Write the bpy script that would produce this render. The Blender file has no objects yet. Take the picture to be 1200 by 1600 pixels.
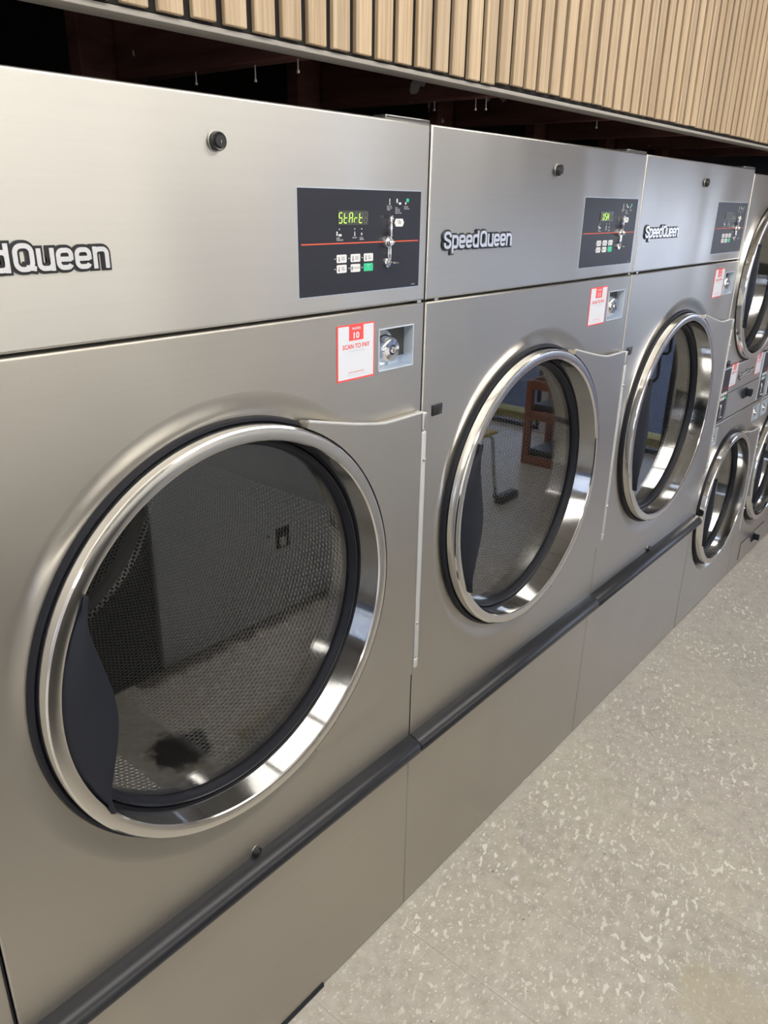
import bpy, bmesh, math, random
from math import sin, cos, pi, sqrt, radians as RAD
from mathutils import Vector, Matrix
from mathutils.geometry import tessellate_polygon
random.seed(7)
scn = bpy.context.scene
col = scn.collection

# ------------------------------------------------------------------ camera
cam_d = bpy.data.cameras.new('camera'); cam = bpy.data.objects.new('camera', cam_d); col.objects.link(cam)
F_PX = 1206.7
cam_d.sensor_fit = 'VERTICAL'; cam_d.sensor_height = 24.0; cam_d.lens = F_PX*24.0/1600.0
cam_d.clip_start = 0.02; cam_d.clip_end = 200
fw = Vector((0.71389857, 0.59290889, -0.3725693)); rt = Vector((0.64392236, -0.76491144, 0.01656728)); up = Vector((0.27515963, 0.25173306, 0.92785648))
m = Matrix((rt, up, -fw)).transposed().to_4x4(); m.translation = Vector((-1.24867, -0.94159, 1.78090))
cam.matrix_world = m
scn.camera = cam

# ------------------------------------------------------------------ view, world
scn.view_settings.view_transform = 'Standard'; scn.view_settings.look = 'None'
scn.view_settings.gamma = 1.0; scn.view_settings.use_curve_mapping = False
scn.view_settings.exposure = 0.90
w = bpy.data.worlds.new('daylight'); scn.world = w; w.use_nodes = True
wn = w.node_tree; bg = wn.nodes['Background']
wt = wn.nodes.new('ShaderNodeTexCoord'); wsx = wn.nodes.new('ShaderNodeSeparateXYZ'); wr = wn.nodes.new('ShaderNodeValToRGB')
wn.links.new(wt.outputs['Generated'], wsx.inputs[0]); wn.links.new(wsx.outputs['Z'], wr.inputs[0])
wr.color_ramp.elements[0].color = (0.78, 0.84, 1.0, 1); wr.color_ramp.elements[1].color = (0.34, 0.52, 0.95, 1)
wn.links.new(wr.outputs[0], bg.inputs['Color']); bg.inputs['Strength'].default_value = 2.4
TUBE = 3.4          # strength of the fluorescent diffusers

# ------------------------------------------------------------------ materials
def newmat(name):
    m = bpy.data.materials.new(name); m.use_nodes = True
    return m, m.node_tree, m.node_tree.nodes['Principled BSDF']
def mat(name, c, rough=.5, metal=0., spec=.5, coat=0., emit=None, es=0.):
    m, t, b = newmat(name)
    b.inputs['Base Color'].default_value = (*c, 1); b.inputs['Roughness'].default_value = rough
    b.inputs['Metallic'].default_value = metal; b.inputs['Specular IOR Level'].default_value = spec
    b.inputs['Coat Weight'].default_value = coat
    if emit: b.inputs['Emission Color'].default_value = (*emit, 1); b.inputs['Emission Strength'].default_value = es
    return m
class NT:
    """small node helper"""
    def __init__(s, m): s.t = m.node_tree; s.b = s.t.nodes.get('Principled BSDF')
    def n(s, k, **kw):
        x = s.t.nodes.new(k)
        for a, v in kw.items(): setattr(x, a, v)
        return x
    def l(s, a, b): s.t.links.new(a, b)
    def set(s, sock, v):
        if hasattr(v, 'is_output') or isinstance(v, bpy.types.NodeSocket): s.l(v, sock)
        else: sock.default_value = v
    def math(s, op, a, b=None, c=None, clamp=False):
        x = s.n('ShaderNodeMath', operation=op, use_clamp=clamp); s.set(x.inputs[0], a)
        if b is not None: s.set(x.inputs[1], b)
        if c is not None: s.set(x.inputs[2], c)
        return x.outputs[0]
    def vm(s, op, a, b=None):
        x = s.n('ShaderNodeVectorMath', operation=op); s.set(x.inputs[0], a)
        if b is not None: s.set(x.inputs[1], b)
        return x.outputs['Value'] if op == 'LENGTH' else x.outputs[0]
    def noise(s, vec, scale, detail=3, rough=.5):
        x = s.n('ShaderNodeTexNoise'); s.l(vec, x.inputs['Vector']); x.inputs['Scale'].default_value = scale
        x.inputs['Detail'].default_value = detail; x.inputs['Roughness'].default_value = rough
        return x.outputs['Fac']
    def mapv(s, vec, sc=(1, 1, 1), rot=(0, 0, 0), loc=(0, 0, 0)):
        x = s.n('ShaderNodeMapping'); s.l(vec, x.inputs['Vector']); x.inputs['Scale'].default_value = sc
        x.inputs['Rotation'].default_value = rot; x.inputs['Location'].default_value = loc
        return x.outputs[0]
    def ramp(s, f, stops):
        x = s.n('ShaderNodeValToRGB'); s.l(f, x.inputs[0]); e = x.color_ramp.elements
        while len(e) < len(stops): e.new(.5)
        for k, (p, c) in enumerate(stops):
            e[k].position = p; e[k].color = (*c, 1) if len(c) == 3 else c
        return x.outputs[0]
    def mix(s, f, a, b):
        x = s.n('ShaderNodeMix', data_type='RGBA'); s.set(x.inputs[0], f)
        s.set(x.inputs[6], a if not isinstance(a, tuple) else (*a, 1)); s.set(x.inputs[7], b if not isinstance(b, tuple) else (*b, 1))
        return x.outputs[2]
    def bump(s, h, st, dist):
        x = s.n('ShaderNodeBump'); x.inputs['Strength'].default_value = st; x.inputs['Distance'].default_value = dist
        s.l(h, x.inputs['Height']); return x.outputs[0]

def steel(name, tone, rough, aniso, wav=.0006):
    m, t, b = newmat(name); q = NT(m)
    tc = q.n('ShaderNodeTexCoord'); ob = tc.outputs['Object']
    gp = q.n('ShaderNodeNewGeometry').outputs['Position']
    br = q.noise(q.mapv(ob, (1.2, 1.2, 170)), 1.0, 2)                       # horizontal brushing
    sm = q.noise(q.mapv(gp, (1.3, 1.3, 1.9), (0, .5, 0)), 2.4, 4, .6)       # handling smudges
    c = q.ramp(br, [(.3, tuple(v*.975 for v in tone)), (.7, tone)])
    q.l(c, b.inputs['Base Color']); b.inputs['Metallic'].default_value = 1
    r = q.math('MULTIPLY', sm, .10)
    q.l(q.math('ADD', r, rough-.05), b.inputs['Roughness'])
    b.inputs['Anisotropic'].default_value = aniso; b.inputs['Anisotropic Rotation'].default_value = .25
    tg = q.n('ShaderNodeTangent', direction_type='UV_MAP'); tg.uv_map = 'uv'
    q.l(tg.outputs[0], b.inputs['Tangent'])
    wv = q.noise(q.mapv(gp, (1.6, 1, .55)), 2.2, 1)                      # oil-canning of the sheet
    q.l(q.bump(wv, .6, wav*20), b.inputs['Normal'])
    return m
M = {}
M['steel'] = steel('brushed_stainless', (.60, .585, .55), .305, .85)
M['steel_low'] = steel('brushed_stainless_darker', (.50, .475, .43), .32, .8)  # same brushed steel in a darker, slightly rougher tone
M['chrome'] = mat('polished_steel', (.74, .735, .72), .09, 1)
M['rimface'] = steel('rim_steel', (.72, .70, .67), .20, .3, .0001)
M['chrome2'] = mat('bright_chrome', (.85, .85, .86), .05, 1)
M['zinc'] = mat('zinc_plate', (.62, .70, .80), .34, .55)
M['hinge'] = mat('pale_metal', (.52, .525, .53), .42, .35)
M['rubber'] = mat('black_rubber', (.010, .011, .016), .45, spec=.22)
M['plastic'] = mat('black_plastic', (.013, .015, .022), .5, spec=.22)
M['lockblk'] = mat('black_lock', (.012, .013, .015), .3)
M['inner'] = mat('dark_cabinet_steel', (.04, .04, .042), .6)
M['side'] = mat('grey_cabinet_sheet', (.23, .23, .24), .5)
M['panel'] = mat('control_overlay', (.015, .016, .024), .34, spec=.42)
M['redline'] = mat('red_line', (.62, .10, .055), .5)
M['dimred'] = mat('dim_red_window', (.09, .012, .014), .35)
M['btn'] = mat('button_white', (.70, .70, .72), .4)
M['green'] = mat('button_green', (.03, .50, .26), .4)
M['ink'] = mat('dark_ink', (.05, .05, .06), .6)
M['greyink'] = mat('grey_ink', (.38, .40, .44), .6)
M['whiteink'] = mat('white_ink', (.70, .71, .74), .5)
M['stk_white'] = mat('sticker_white', (.64, .67, .74), .45)
M['stk_red'] = mat('sticker_red', (.78, .08, .075), .45)
M['badge_blk'] = mat('badge_black', (.008, .008, .012), .35)
M['badge_sil'] = mat('badge_silver', (.66, .67, .70), .24, .8)
M['seg_on'] = mat('segment_lit', (.4, .8, .1), .5, emit=(.50, .95, .10), es=.55)
M['seg_off'] = mat('segment_unlit', (.10, .11, .09), .5)
M['lcd'] = mat('display_window', (.045, .048, .042), .25)
M['bar'] = mat('bumper_vinyl', (.014, .015, .019), .33, spec=.38)
M['felt'] = mat('black_felt', (.012, .011, .011), .95)
M['trim'] = mat('aluminium_edge', (.31, .29, .265), .6)
M['white'] = mat('white_paint', (.42, .40, .42), .6)
M['brightwall'] = mat('white_wall_paint', (.84, .84, .83), .6)
M['streak_grey'] = mat('grey_streak_post', (.34, .35, .37), .5)
M['screw'] = mat('screw_steel', (.6, .6, .58), .3, 1)
M['counter'] = mat('grey_laminate', (.66, .71, .80), .45)
M['countertop'] = mat('grey_worktop', (.45, .46, .48), .35)
M['yellow'] = mat('yellow_plastic', (.62, .46, .03), .45)
M['orange'] = mat('orange_stained_wood', (.22, .065, .03), .5)
M['dark'] = mat('dark_metal', (.02, .02, .022), .45)
M['lampbody'] = mat('lamp_housing', (.8, .8, .8), .5)
M['tube'] = mat('lamp_diffuser', (.9, .9, .9), .5, emit=(1.0, .96, .89), es=1.5)
M['asphalt'] = mat('asphalt', (.032, .036, .048), .9)
M['walk'] = mat('concrete', (.42, .41, .39), .9)
M['kerbyellow'] = mat('kerb_yellow', (.30, .23, .05), .8)
M['frame'] = mat('window_frame_dark', (.03, .03, .034), .4, .4)
M['bluewall'] = mat('slate_paint', (.10, .12, .17), .6)

def glass(name, tint, f0):
    m = bpy.data.materials.new(name); m.use_nodes = True; t = m.node_tree; t.nodes.clear(); q = NT(m)
    o = q.n('ShaderNodeOutputMaterial'); a = q.n('ShaderNodeBsdfTransparent'); g = q.n('ShaderNodeBsdfGlossy'); x = q.n('ShaderNodeMixShader')
    geo = q.n('ShaderNodeNewGeometry'); dt = q.n('ShaderNodeVectorMath', operation='DOT_PRODUCT')
    q.l(geo.outputs['Normal'], dt.inputs[0]); q.l(geo.outputs['Incoming'], dt.inputs[1])
    c = q.math('SUBTRACT', 1, q.math('ABSOLUTE', dt.outputs['Value']), clamp=True)
    f = q.math('ADD', q.math('MULTIPLY', q.math('POWER', c, 5), 1-f0), f0, clamp=True)      # Schlick reflectance, same from both sides
    a.inputs['Color'].default_value = (*tint, 1); g.inputs['Roughness'].default_value = 0.0
    q.l(f, x.inputs[0]); q.l(a.outputs[0], x.inputs[1]); q.l(g.outputs[0], x.inputs[2]); q.l(x.outputs[0], o.inputs['Surface']); return m
M['glass'] = glass('smoked_glass', (.84, .845, .85), .10)
M['window'] = glass('window_glass', (.95, .97, .98), .03)

def perforated():
    m, t, b = newmat('perforated_steel'); q = NT(m)
    uv = q.n('ShaderNodeUVMap'); uv.uv_map = 'uv'; a = .0118; cell = (a, a*sqrt(3), 1)
    def d(off):
        p = q.vm('ADD', q.vm('DIVIDE', uv.outputs[0], cell), (off, off, 0))
        p = q.vm('MULTIPLY', q.vm('SUBTRACT', q.vm('FRACTION', p), (.5, .5, 0)), (a, a*sqrt(3), 0))
        return q.vm('LENGTH', p)
    dd = q.math('MINIMUM', d(0.), d(.5))
    hole = q.math('LESS_THAN', dd, .0033)
    lip = q.math('SUBTRACT', 1, q.math('DIVIDE', q.math('ABSOLUTE', q.math('SUBTRACT', dd, .0042)), .0016), clamp=True)
    q.l(q.mix(hole, (.70, .70, .69), (.008, .008, .009)), b.inputs['Base Color'])
    q.l(q.math('SUBTRACT', 1, hole), b.inputs['Metallic'])
    b.inputs['Roughness'].default_value = .26
    q.l(q.bump(lip, 1., .0018), b.inputs['Normal'])
    return m
M['perf'] = perforated()
M['drumsteel'] = mat('drum_steel', (.46, .46, .46), .265, 1)

def oak():
    m, t, b = newmat('oak_slat'); q = NT(m)
    p = q.n('ShaderNodeNewGeometry').outputs['Position']
    sx = q.n('ShaderNodeSeparateXYZ'); q.l(p, sx.inputs[0])
    idx = q.math('FLOOR', q.math('DIVIDE', q.math('ADD', sx.outputs[0], 10), .0515))
    cx = q.n('ShaderNodeCombineXYZ'); q.l(idx, cx.inputs[2]); 
    pv = q.vm('ADD', p, q.vm('MULTIPLY', cx.outputs[0], (0, 0, 3.7)))
    g1 = q.noise(q.mapv(pv, (260, 260, 5)), 1, 4, .6); g2 = q.noise(q.mapv(pv, (40, 40, 1.2)), 1, 3)
    wn_ = q.n('ShaderNodeTexWhiteNoise', noise_dimensions='1D'); q.l(idx, wn_.inputs['W'])
    f = q.math('ADD', q.math('MULTIPLY', g1, .6), q.math('MULTIPLY', g2, .4))
    c = q.ramp(f, [(.34, (.31, .215, .125)), (.50, (.43, .32, .205)), (.68, (.53, .42, .29))])
    hs = q.n('ShaderNodeHueSaturation'); q.l(c, hs.inputs['Color'])
    q.l(q.math('ADD', q.math('MULTIPLY', wn_.outputs[0], .26), .86), hs.inputs['Value'])
    q.l(hs.outputs[0], b.inputs['Base Color']); b.inputs['Roughness'].default_value = .55
    q.l(q.bump(g1, .25, .0008), b.inputs['Normal'])
    return m
M['oak'] = oak()

def redwood():
    m, t, b = newmat('old_red_timber'); q = NT(m)
    p = q.n('ShaderNodeNewGeometry').outputs['Position']
    g = q.noise(q.mapv(p, (8, 3, 30)), 1, 4, .65); s = q.noise(p, 9, 3, .6)
    c = q.ramp(g, [(.3, (.07, .022, .017)), (.7, (.19, .075, .055))])
    q.l(q.mix(q.math('GREATER_THAN', s, .66), c, (.50, .47, .46)), b.inputs['Base Color']); b.inputs['Roughness'].default_value = .75
    return m
M['timber'] = redwood()

def vct():
    m, t, b = newmat('speckled_vinyl_tile'); q = NT(m)
    p = q.n('ShaderNodeNewGeometry').outputs['Position']
    sx = q.n('ShaderNodeSeparateXYZ'); q.l(p, sx.inputs[0]); X, Y = sx.outputs[0], sx.outputs[1]
    T = .2985
    tx = q.math('DIVIDE', q.math('ADD', X, .056+10*T), T); ty = q.math('DIVIDE', q.math('ADD', Y, .29+30*T), T)
    fx = q.math('FRACT', tx); fy = q.math('FRACT', ty)
    ex = q.math('MULTIPLY', q.math('MINIMUM', fx, q.math('SUBTRACT', 1, fx)), T); ey = q.math('MULTIPLY', q.math('MINIMUM', fy, q.math('SUBTRACT', 1, fy)), T)
    seam = q.math('LESS_THAN', q.math('MINIMUM', ex, ey), .0009)
    soft = q.math('SUBTRACT', 1, q.math('DIVIDE', q.math('MINIMUM', ex, ey), .012), clamp=True)
    cb = q.n('ShaderNodeCombineXYZ'); q.l(q.math('FLOOR', tx), cb.inputs[0]); q.l(q.math('FLOOR', ty), cb.inputs[1])
    wn_ = q.n('ShaderNodeTexWhiteNoise', noise_dimensions='2D'); q.l(cb.outputs[0], wn_.inputs['Vector'])
    mott = q.noise(p, 26, 4, .6); big = q.noise(p, 1.9, 4, .6)
    c = q.ramp(mott, [(.30, (.37, .34, .295)), (.5, (.44, .41, .362)), (.7, (.49, .465, .42))])
    hs = q.n('ShaderNodeHueSaturation'); q.l(c, hs.inputs['Color']); q.l(q.math('ADD', .95, q.math('MULTIPLY', wn_.outputs[0], .10)), hs.inputs['Value'])
    c = hs.outputs[0]
    c = q.mix(q.math('MULTIPLY', q.math('GREATER_THAN', big, .55), .25), c, (.52, .49, .39))
    def chips(sc, rot, lo, stretch, seed):
        pv = q.mapv(q.mapv(p, (1, 1, 1), (0, 0, rot), (seed, seed*1.7, 0)), (1, stretch, 1))
        f = q.noise(pv, sc, 1.5, .55)
        return q.math('MULTIPLY', q.math('SUBTRACT', f, lo), 40, clamp=True)
    patch = q.ramp(q.noise(p, 4.5, 3), [(.40, (.12, .12, .12)), (.62, (1, 1, 1))])
    big_ = q.math('MULTIPLY', chips(33, -.35, .60, 1.7, 3.1), patch)
    c2 = chips(66, .05, .635, 1.8, 7.7); c3 = chips(80, .2, .66, 2.6, 1.3); c4 = chips(110, 1.2, .65, 1.6, 4.3)
    c = q.mix(q.math('MULTIPLY', big_, .72), c, (.80, .78, .72)); c = q.mix(q.math('MULTIPLY', c2, .6), c, (.74, .72, .66))
    c = q.mix(q.math('MULTIPLY', c4, .45), c, (.70, .68, .60)); c = q.mix(q.math('MULTIPLY', c3, .38), c, (.30, .27, .235))
    dots = q.n('ShaderNodeTexVoronoi'); dots.inputs['Scale'].default_value = 17; q.l(p, dots.inputs['Vector'])
    c = q.mix(q.math('MULTIPLY', q.math('LESS_THAN', dots.outputs['Distance'], .045), .8), c, (.07, .06, .05))
    c = q.mix(q.math('MULTIPLY', soft, .14), c, (.66, .63, .56)); c = q.mix(q.math('MULTIPLY', seam, q.math('ADD', .12, q.math('MULTIPLY', q.math('LESS_THAN', ex, .0009), .5))), c, (.20, .18, .155))
    def blot(cx, cy, r, th, colr, k, c):
        d = q.vm('LENGTH', q.vm('MULTIPLY', q.vm('SUBTRACT', p, (cx, cy, 0)), (1, 1, 0)))
        e = q.math('ADD', q.math('DIVIDE', d, r), q.math('MULTIPLY', q.noise(p, 14, 4, .7), 1.1))
        f = q.math('MULTIPLY', q.math('MULTIPLY', q.math('SUBTRACT', th, e), 5, clamp=True), k)
        return q.mix(f, c, colr)
    c = blot(-.01, -.90, .145, 1.35, (.012, .012, .014), .95, c)         # black spill in front of machine 10
    c = blot(.20, -.80, .07, 1.15, (.16, .13, .09), .75, c)
    c = blot(.27, -.77, .20, 1.2, (.42, .38, .26), .5, c)
    # grime along the grey cabinets opposite
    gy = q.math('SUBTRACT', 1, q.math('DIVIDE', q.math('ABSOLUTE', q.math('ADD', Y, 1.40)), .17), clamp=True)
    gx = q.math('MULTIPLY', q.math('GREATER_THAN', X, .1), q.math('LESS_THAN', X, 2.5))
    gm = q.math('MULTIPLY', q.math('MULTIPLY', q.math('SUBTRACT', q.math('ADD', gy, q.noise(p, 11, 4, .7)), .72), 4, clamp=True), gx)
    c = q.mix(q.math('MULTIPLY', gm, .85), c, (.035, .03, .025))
    # scuffed film of wax right at the foot of the machines
    ed = q.math('MULTIPLY', q.math('SUBTRACT', 1, q.math('DIVIDE', q.math('ABSOLUTE', Y), .05), clamp=True), .45)
    c = q.mix(ed, c, (.50, .475, .42))
    q.l(c, b.inputs['Base Color'])
    q.l(q.math('ADD', .30, q.math('MULTIPLY', mott, .22)), b.inputs['Roughness']); b.inputs['Specular IOR Level'].default_value = .35
    q.l(q.bump(q.math('ADD', q.math('MULTIPLY', seam, -1.), q.math('MULTIPLY', mott, .25)), .25, .001), b.inputs['Normal'])
    return m
M['floor'] = vct()

def ceilmat():
    m, t, b = newmat('ceiling_tile'); q = NT(m)
    p = q.n('ShaderNodeNewGeometry').outputs['Position']; sx = q.n('ShaderNodeSeparateXYZ'); q.l(p, sx.inputs[0])
    def e(o, T): 
        f = q.math('FRACT', q.math('DIVIDE', q.math('ADD', o, 20), T)); return q.math('MULTIPLY', q.math('MINIMUM', f, q.math('SUBTRACT', 1, f)), T)
    g = q.math('LESS_THAN', q.math('MINIMUM', e(sx.outputs[0], .61), e(sx.outputs[1], .61)), .014)
    q.l(q.mix(g, (.74, .73, .70), (.30, .29, .27)), b.inputs['Base Color']); b.inputs['Roughness'].default_value = .8
    return m
M['ceil'] = ceilmat()

# ------------------------------------------------------------------ mesh helpers
class MB:
    def __init__(s): s.bm = bmesh.new(); s.mats = []; s.mi = 0
    def use(s, name):
        if name not in s.mats: s.mats.append(name)
        s.mi = s.mats.index(name); return s
    def _tag(s, f0, smooth):
        s.bm.faces.ensure_lookup_table()
        for f in s.bm.faces[f0:]: f.material_index = s.mi; f.smooth = smooth
    def box(s, x0, x1, y0, y1, z0, z1, bev=0., seg=2, M_=None):
        n = len(s.bm.faces)
        r = bmesh.ops.create_cube(s.bm, size=1); vs = r['verts']
        for v in vs: v.co = Vector(((x0+x1)/2+v.co.x*(x1-x0), (y0+y1)/2+v.co.y*(y1-y0), (z0+z1)/2+v.co.z*(z1-z0)))
        if M_ is not None:
            for v in vs: v.co = M_ @ v.co
        if bev > 0:
            es = list({e for v in vs for e in v.link_edges})
            bmesh.ops.bevel(s.bm, geom=es, offset=bev, segments=seg, profile=.5, affect='EDGES')
        s._tag(n, bev > 0); return s
    def prism(s, pts, y0, y1, smooth=False, bev=0.):
        """outline in (x,z) extruded from y0 (front) to y1"""
        n = len(s.bm.faces)
        a = [s.bm.verts.new((x, y0, z)) for x, z in pts]; b = [s.bm.verts.new((x, y1, z)) for x, z in pts]
        f1 = s.bm.faces.new(a); f2 = s.bm.faces.new(list(reversed(b)))
        for i in range(len(a)):
            j = (i+1) % len(a); s.bm.faces.new((a[j], a[i], b[i], b[j]))
        s._tag(n, smooth)
        return s
    def lathe(s, prof, cx, cz, seg=96, a0=0, a1=2*pi, M_=None):
        """profile of (r, y) turned about the axis along y through (cx, cz)"""
        n = len(s.bm.faces); full = abs(a1-a0-2*pi) < 1e-6; k = seg if full else seg+1
        rows = []
        for r, y in prof:
            if r < 1e-6: rows.append([s.bm.verts.new((cx, y, cz))]); continue
            rows.append([s.bm.verts.new((cx+r*cos(a0+(a1-a0)*i/seg), y, cz+r*sin(a0+(a1-a0)*i/seg))) for i in range(k)])
        for A, B in zip(rows, rows[1:]):
            for i in range(seg):
                j = (i+1) % k
                if len(A) == 1 and len(B) == 1: continue
                if len(A) == 1: s.bm.faces.new((A[0], B[j], B[i]))
                elif len(B) == 1: s.bm.faces.new((A[i], A[j], B[0]))
                else: s.bm.faces.new((A[i], A[j], B[j], B[i]))
        if M_ is not None:
            for R in rows:
                for v in R: v.co = M_ @ v.co
        s._tag(n, True); return s
    def tube(s, pts, r, seg=10, caps=True):
        n = len(s.bm.faces); P = [Vector(p) for p in pts]; rows = []; up_ = None
        for i, p in enumerate(P):
            d = (P[min(i+1, len(P)-1)]-P[max(i-1, 0)]).normalized()
            if up_ is None: up_ = d.orthogonal().normalized()
            up_ = (up_-d*up_.dot(d)).normalized(); sd = d.cross(up_)
            rows.append([s.bm.verts.new(p+(up_*cos(2*pi*k/seg)+sd*sin(2*pi*k/seg))*r) for k in range(seg)])
        for A, B in zip(rows, rows[1:]):
            for k in range(seg): s.bm.faces.new((A[k], A[(k+1) % seg], B[(k+1) % seg], B[k]))
        if caps: s.bm.faces.new(list(reversed(rows[0]))); s.bm.faces.new(rows[-1])
        s._tag(n, True); return s
    def text(s, body, x, z, y, h=None, w=None, size=.01, off=0., ext=0., align='L', squeeze=1.):
        """flat lettering facing -y; h = overall height wanted, w = overall width wanted"""
        cu = bpy.data.curves.new('t', 'FONT'); cu.body = body; cu.size = 1.; cu.offset = off; cu.extrude = 0; cu.resolution_u = 3
        cu.space_line = .9
        o = bpy.data.objects.new('t', cu); col.objects.link(o); bpy.context.view_layer.update()
        me = bpy.data.meshes.new_from_object(o.evaluated_get(bpy.context.evaluated_depsgraph_get()))
        bpy.data.objects.remove(o); bpy.data.curves.remove(cu)
        if not me.vertices: return s
        xs = [v.co.x for v in me.vertices]; ys = [v.co.y for v in me.vertices]
        x0, x1, y0, y1 = min(xs), max(xs), min(ys), max(ys)
        sy = (h/(y1-y0)) if h else size; sx_ = (w/(x1-x0)) if w else sy*squeeze
        ax = x0 if align == 'L' else (x0+x1)/2
        n = len(s.bm.faces); nv = len(s.bm.verts)
        s.bm.from_mesh(me); bpy.data.meshes.remove(me); s.bm.verts.ensure_lookup_table()
        for v in s.bm.verts[nv:]: v.co = Vector((x+(v.co.x-ax)*sx_, y, z+(v.co.y-y0)*sy))
        s.bm.faces.ensure_lookup_table(); fs = s.bm.faces[n:]
        for f in fs:
            f.normal_update()
            if f.normal.y > 0: f.normal_flip()
        if ext > 0:
            r = bmesh.ops.extrude_face_region(s.bm, geom=list(fs))
            for e in r['geom']:
                if isinstance(e, bmesh.types.BMVert): e.co.y -= ext
        s._tag(n, False); return s
    def build(s, name, parent=None, uv='plane', loc=None, sharp=32, R=.42, cc=(0, 0)):
        bm = s.bm; bm.normal_update()
        for e in bm.edges:
            if len(e.link_faces) == 2:
                a, b = e.link_faces
                if a.normal.length > 0 and b.normal.length > 0 and a.normal.angle(b.normal, 0) > RAD(sharp): e.smooth = False
        L = bm.loops.layers.uv.new('uv')
        for f in bm.faces:
            nn = f.normal
            for lp in f.loops:
                c = lp.vert.co
                if uv == 'drum':
                    if abs(nn.y) > .7: lp[L].uv = (c.x, c.z)
                    else:
                        fc = f.calc_center_median(); a0 = math.atan2(fc.z-cc[1], fc.x-cc[0]); a = math.atan2(c.z-cc[1], c.x-cc[0])
                        while a-a0 > pi: a -= 2*pi
                        while a-a0 < -pi: a += 2*pi
                        lp[L].uv = (a*R, c.y)
                elif abs(nn.z) > .8: lp[L].uv = (c.x, c.y)
                else: lp[L].uv = (c.x+c.y*.9, c.z)
        me = bpy.data.meshes.new(name); bm.to_mesh(me); bm.free()
        for k in s.mats: me.materials.append(M[k])
        o = bpy.data.objects.new(name, me); col.objects.link(o)
        if parent: o.parent = parent
        if loc: o.location = loc
        return o
def thing(name, label, cat, loc=(0, 0, 0), group=None):
    o = bpy.data.objects.new(name, None); col.objects.link(o); o.location = loc; o.empty_display_size = .1
    o['label'] = label; o['category'] = cat
    if group: o['group'] = group
    return o
def tag(o, label, cat, group=None):
    o['label'] = label; o['category'] = cat
    if group: o['group'] = group
    return o
def struct(mb, name, **k):
    o = mb.build(name, **k); o['kind'] = 'structure'; return o
def rrect(x0, x1, z0, z1, r, n=4):
    P = []
    for cx, cz, a in ((x1-r, z1-r, 0), (x0+r, z1-r, 90), (x0+r, z0+r, 180), (x1-r, z0+r, 270)):
        P += [(cx+r*cos(RAD(a+90*i/n)), cz+r*sin(RAD(a+90*i/n))) for i in range(n+1)]
    return P[::-1]                                   # clockwise seen from +y = facing -y
def copy_tree(o, parent=None, skip=()):
    c = o.copy(); col.objects.link(c); c.parent = parent
    for ch in o.children:
        if ch.get('skip_copy') is None: copy_tree(ch, c)
    return c

def sheet(x0, x1, z0, z1, holes, mats='steel', y=0., er=.004, back=.02):
    """front sheet with rounded folded edges; holes: ('c',cx,cz,r,r_in,depth) dished or ('r',x0,x1,z0,z1)"""
    mb = MB().use(mats); bm = mb.bm
    out = [(x0+er, z0+er), (x1-er, z0+er), (x1-er, z1-er), (x0+er, z1-er)]
    loops = [[Vector((x, z, 0)) for x, z in out]]
    for h in holes:
        if h[0] == 'c': loops.append([Vector((h[1]+h[3]*cos(2*pi*i/120), h[2]+h[3]*sin(2*pi*i/120), 0)) for i in range(120)])
        else: loops.append([Vector(v) for v in ((h[1], h[3], 0), (h[2], h[3], 0), (h[2], h[4], 0), (h[1], h[4], 0))])
    flat = [v for l in loops for v in l]; V = [bm.verts.new((v.x, y, v.y)) for v in flat]
    for t in tessellate_polygon(loops):
        try: f = bm.faces.new([V[i] for i in t])
        except ValueError: continue
        f.normal_update()
        if f.normal.y > 0: f.normal_flip()
    for f in bm.faces: f.smooth = False; f.material_index = 0
    k = 4; n0 = len(bm.faces)
    for h in holes:
        if h[0] == 'c':
            prev = V[k:k+120]; k += 120
            for s_ in range(1, 9):
                t = s_/8; r = h[3]+(h[4]-h[3])*t; d = h[5]*(t*t*(3-2*t))
                cur = [bm.verts.new((h[1]+r*cos(2*pi*i/120), y+d, h[2]+r*sin(2*pi*i/120))) for i in range(120)]
                for i in range(120): bm.faces.new((prev[i], prev[(i+1) % 120], cur[(i+1) % 120], cur[i]))
                prev = cur
        else: k += 4
    # rounded edge
    prev = V[0:4]
    for s_ in range(1, 5):
        a = pi/2*s_/4; o_ = er*sin(a); d = er*(1-cos(a)); xa, xb, za, zb = x0+er-o_, x1-er+o_, z0+er-o_, z1-er+o_
        cur = [bm.verts.new((xx, y+d, zz)) for xx, zz in ((xa, za), (xb, za), (xb, zb), (xa, zb))]
        for i in range(4): bm.faces.new((prev[i], cur[i], cur[(i+1) % 4], prev[(i+1) % 4]))
        prev = cur
    cur = [bm.verts.new((v.co.x, y+back, v.co.z)) for v in prev]
    for i in range(4): bm.faces.new((prev[i], cur[i], cur[(i+1) % 4], prev[(i+1) % 4]))
    bm.faces.ensure_lookup_table()
    for f in bm.faces[n0:]: f.smooth = True
    bmesh.ops.recalc_face_normals(bm, faces=bm.faces[:])
    # make sure it faces -y
    bm.normal_update()
    if sum(f.normal.y*f.calc_area() for f in bm.faces) > 0: bmesh.ops.reverse_faces(bm, faces=bm.faces[:])
    return mb

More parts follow.
